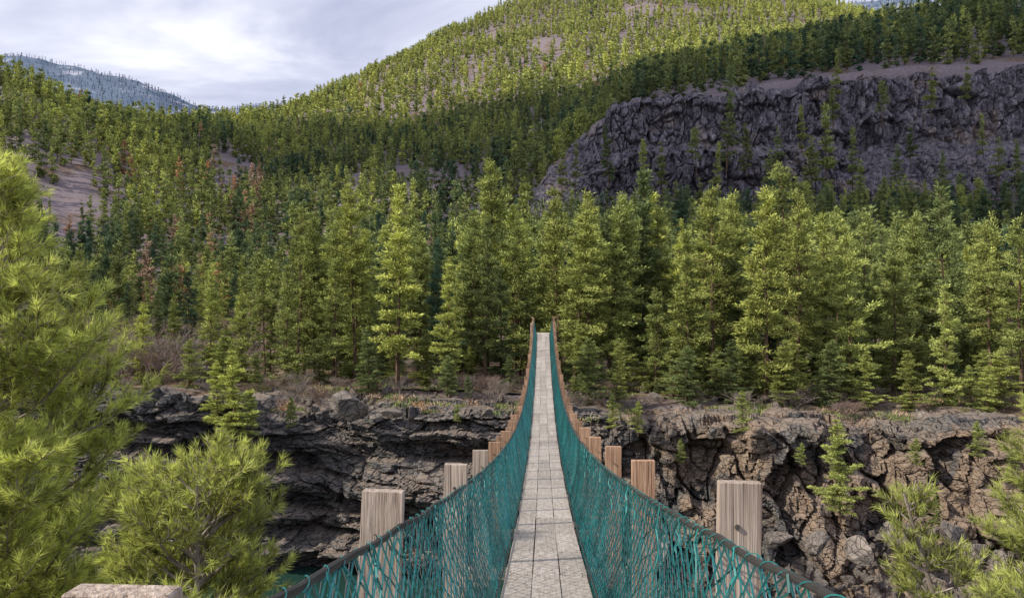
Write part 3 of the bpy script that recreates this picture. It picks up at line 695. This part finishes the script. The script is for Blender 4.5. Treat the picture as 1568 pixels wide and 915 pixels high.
g.poly([[.62,SP-1,cabz(SP-1)-.3],[2.2,52,-4.3],[4.6,53,-5.9]],.012,5,0,.5)
g.poly([[-.62,SP-1,cabz(SP-1)-.3],[-2.6,53,-5.8]],.012,5,0,.5)
part(g,'handrail_cables',[CABLE,WIRE,TEAL])
g=Geo()
for x in(-.72,.72):
    for y in(51.3,54.5):
        g.box((x,y,-3.4),(.2,.2,5.6 if y<53 else 5.0),0,rng.random(),None,.01)
    g.box((x,52.9,-1.62),(.1,3.6,.2),0,.4,None,.01);g.box((x,52.9,-.25),(.08,3.4,.1),1,.4,None,.01)
for k_ in range(22):g.box((0,51.1+k_*.17,-1.30),(1.5,.155,.04),0,rng.random(),None,.005)
g.box((0,51.3,-4.0),(1.7,.12,.2),1,.4,None,.01);g.box((0,54.7,-3.3),(1.7,.12,.2),1,.4,None,.01)
for k_ in range(14):
    g.box((0,55.0+k_*.26,-1.48-k_*.27),(1.3,.28,.05),0,rng.random(),None,.005)
for x in(-.7,.7):
    g.tubes([[x,54.8,-1.55]],[[x,58.7,-5.45]],.09,.09,6,0,.5)
part(g,'far_landing',[POSTW,POSTF])
g=Geo()
for x in(-.8,.8):
    g.box((x,-3.6,-1.2),(.3,.3,3.0),0,.5,None,.01)
g.box((0,-5.1,-1.36),(1.9,2.9,.1),0,.5,None,.01)
part(g,'near_landing',[POSTW])
# ---------------------------------------------------------------- sun, sky, cloud
AZ=math.radians(70);EL=math.radians(37)
S=np.array([-math.sin(AZ)*math.cos(EL),-math.cos(AZ)*math.cos(EL),math.sin(EL)])
from mathutils import Vector
sun=bpy.data.lights.new('sun','SUN');sun.energy=5.0;sun.angle=math.radians(1.2);sun.color=(1,.91,.76)
so=bpy.data.objects.new('sun',sun);scene.collection.objects.link(so);so.rotation_euler=Vector(S).to_track_quat('Z','Y').to_euler()
out=np.array([(-40,190),(150,165),(500,170),(900,250),(950,700),(700,1000),(250,1050),(-150,980),(-260,760),(-130,500),(-70,320)],float)  # outline of the ground to be shaded, gives the added blocker its shape
cg=np.array([300,560.]);q=out-cg;an=np.unwrap(np.arctan2(q[:,1],q[:,0]));rad=np.hypot(q[:,0],q[:,1])
o_=np.argsort(an%(2*np.pi));an=(an%(2*np.pi))[o_];rad=rad[o_]
A=1500.;off=S*(A-90)/S[2]
th=np.linspace(0,2*np.pi,260,endpoint=False);rr=np.interp(th,an,rad,period=2*np.pi)
rows=[]
for k_,(f,hh) in enumerate([(.02,-20),(.5,-25),(.85,-15),(1.0,15),(.97,60),(.8,130),(.45,190),(.02,210)]):
    w=rr*f*(1+.22*fbm(np.cos(th)*4+k_*.2,np.sin(th)*4,5,500))
    rows.append(np.column_stack([cg[0]+w*np.cos(th)+off[0],cg[1]+w*np.sin(th)+off[1],np.full(260,A+hh)+30*fbm(np.cos(th)*6,np.sin(th)*6+k_,3,9)]))
V=np.concatenate(rows);i=np.arange(260);j=(i+1)%260
Fq=np.concatenate([np.stack([k*260+i,k*260+j,(k+1)*260+j,(k+1)*260+i],1) for k in range(7)])
mk('shadow_cloud',V,Fq,plain('shadow_cloud_white',(.8,.8,.82),1,0,.05,.01),smooth=True)  # solid shell added out of frame to shade the middle slopes
w=NT('World',True);scene.world=w.w
g_=w.n('ShaderNodeTexCoord').outputs['Generated']
sep=w.n('ShaderNodeSeparateXYZ',{0:g_});zz_=w.math('ADD',w.math('MAXIMUM',sep.outputs[2],0.),.18)
v=w.n('ShaderNodeCombineXYZ',{0:w.math('DIVIDE',sep.outputs[0],zz_),1:w.math('DIVIDE',sep.outputs[1],zz_),2:0.}).outputs[0]
n1=w.noise(w.mapv(v,(.7,1.3,1)),1.3,5,.58,.6)
cc=w.ramp(n1,[(.38,(3.7,3.85,5.1)),(.5,(5.2,5.3,6.5)),(.62,(7.6,7.6,8.1))])
hz=w.ramp(sep.outputs[2],[(.0,1.),(.30,0.)])
cc=w.mix(w.math('MULTIPLY',hz,.4),cc,(7.2,7.2,7.8))
sk=w.n('ShaderNodeTexSky',sky_type='NISHITA');sk.sun_disc=False;sk.sun_elevation=EL;sk.sun_rotation=math.atan2(S[0],S[1])
c=w.mix(.85,sk.outputs[0],cc)
w.n('ShaderNodeOutputWorld',{0:w.n('ShaderNodeBackground',{0:c,1:.15}).outputs[0]})
cam=bpy.data.cameras.new('camera');cam.lens=F/1568*36;cam.sensor_width=36;cam.clip_end=20000;cam.clip_start=.05
co=bpy.data.objects.new('camera',cam);scene.collection.objects.link(co)
co.location=(-.03,0,0);co.rotation_euler=(math.radians(90+1.05),0,math.radians(2.19));scene.camera=co
scene.view_settings.view_transform='Standard';scene.view_settings.look='None';scene.view_settings.exposure=0
print('objs',len(scene.objects))
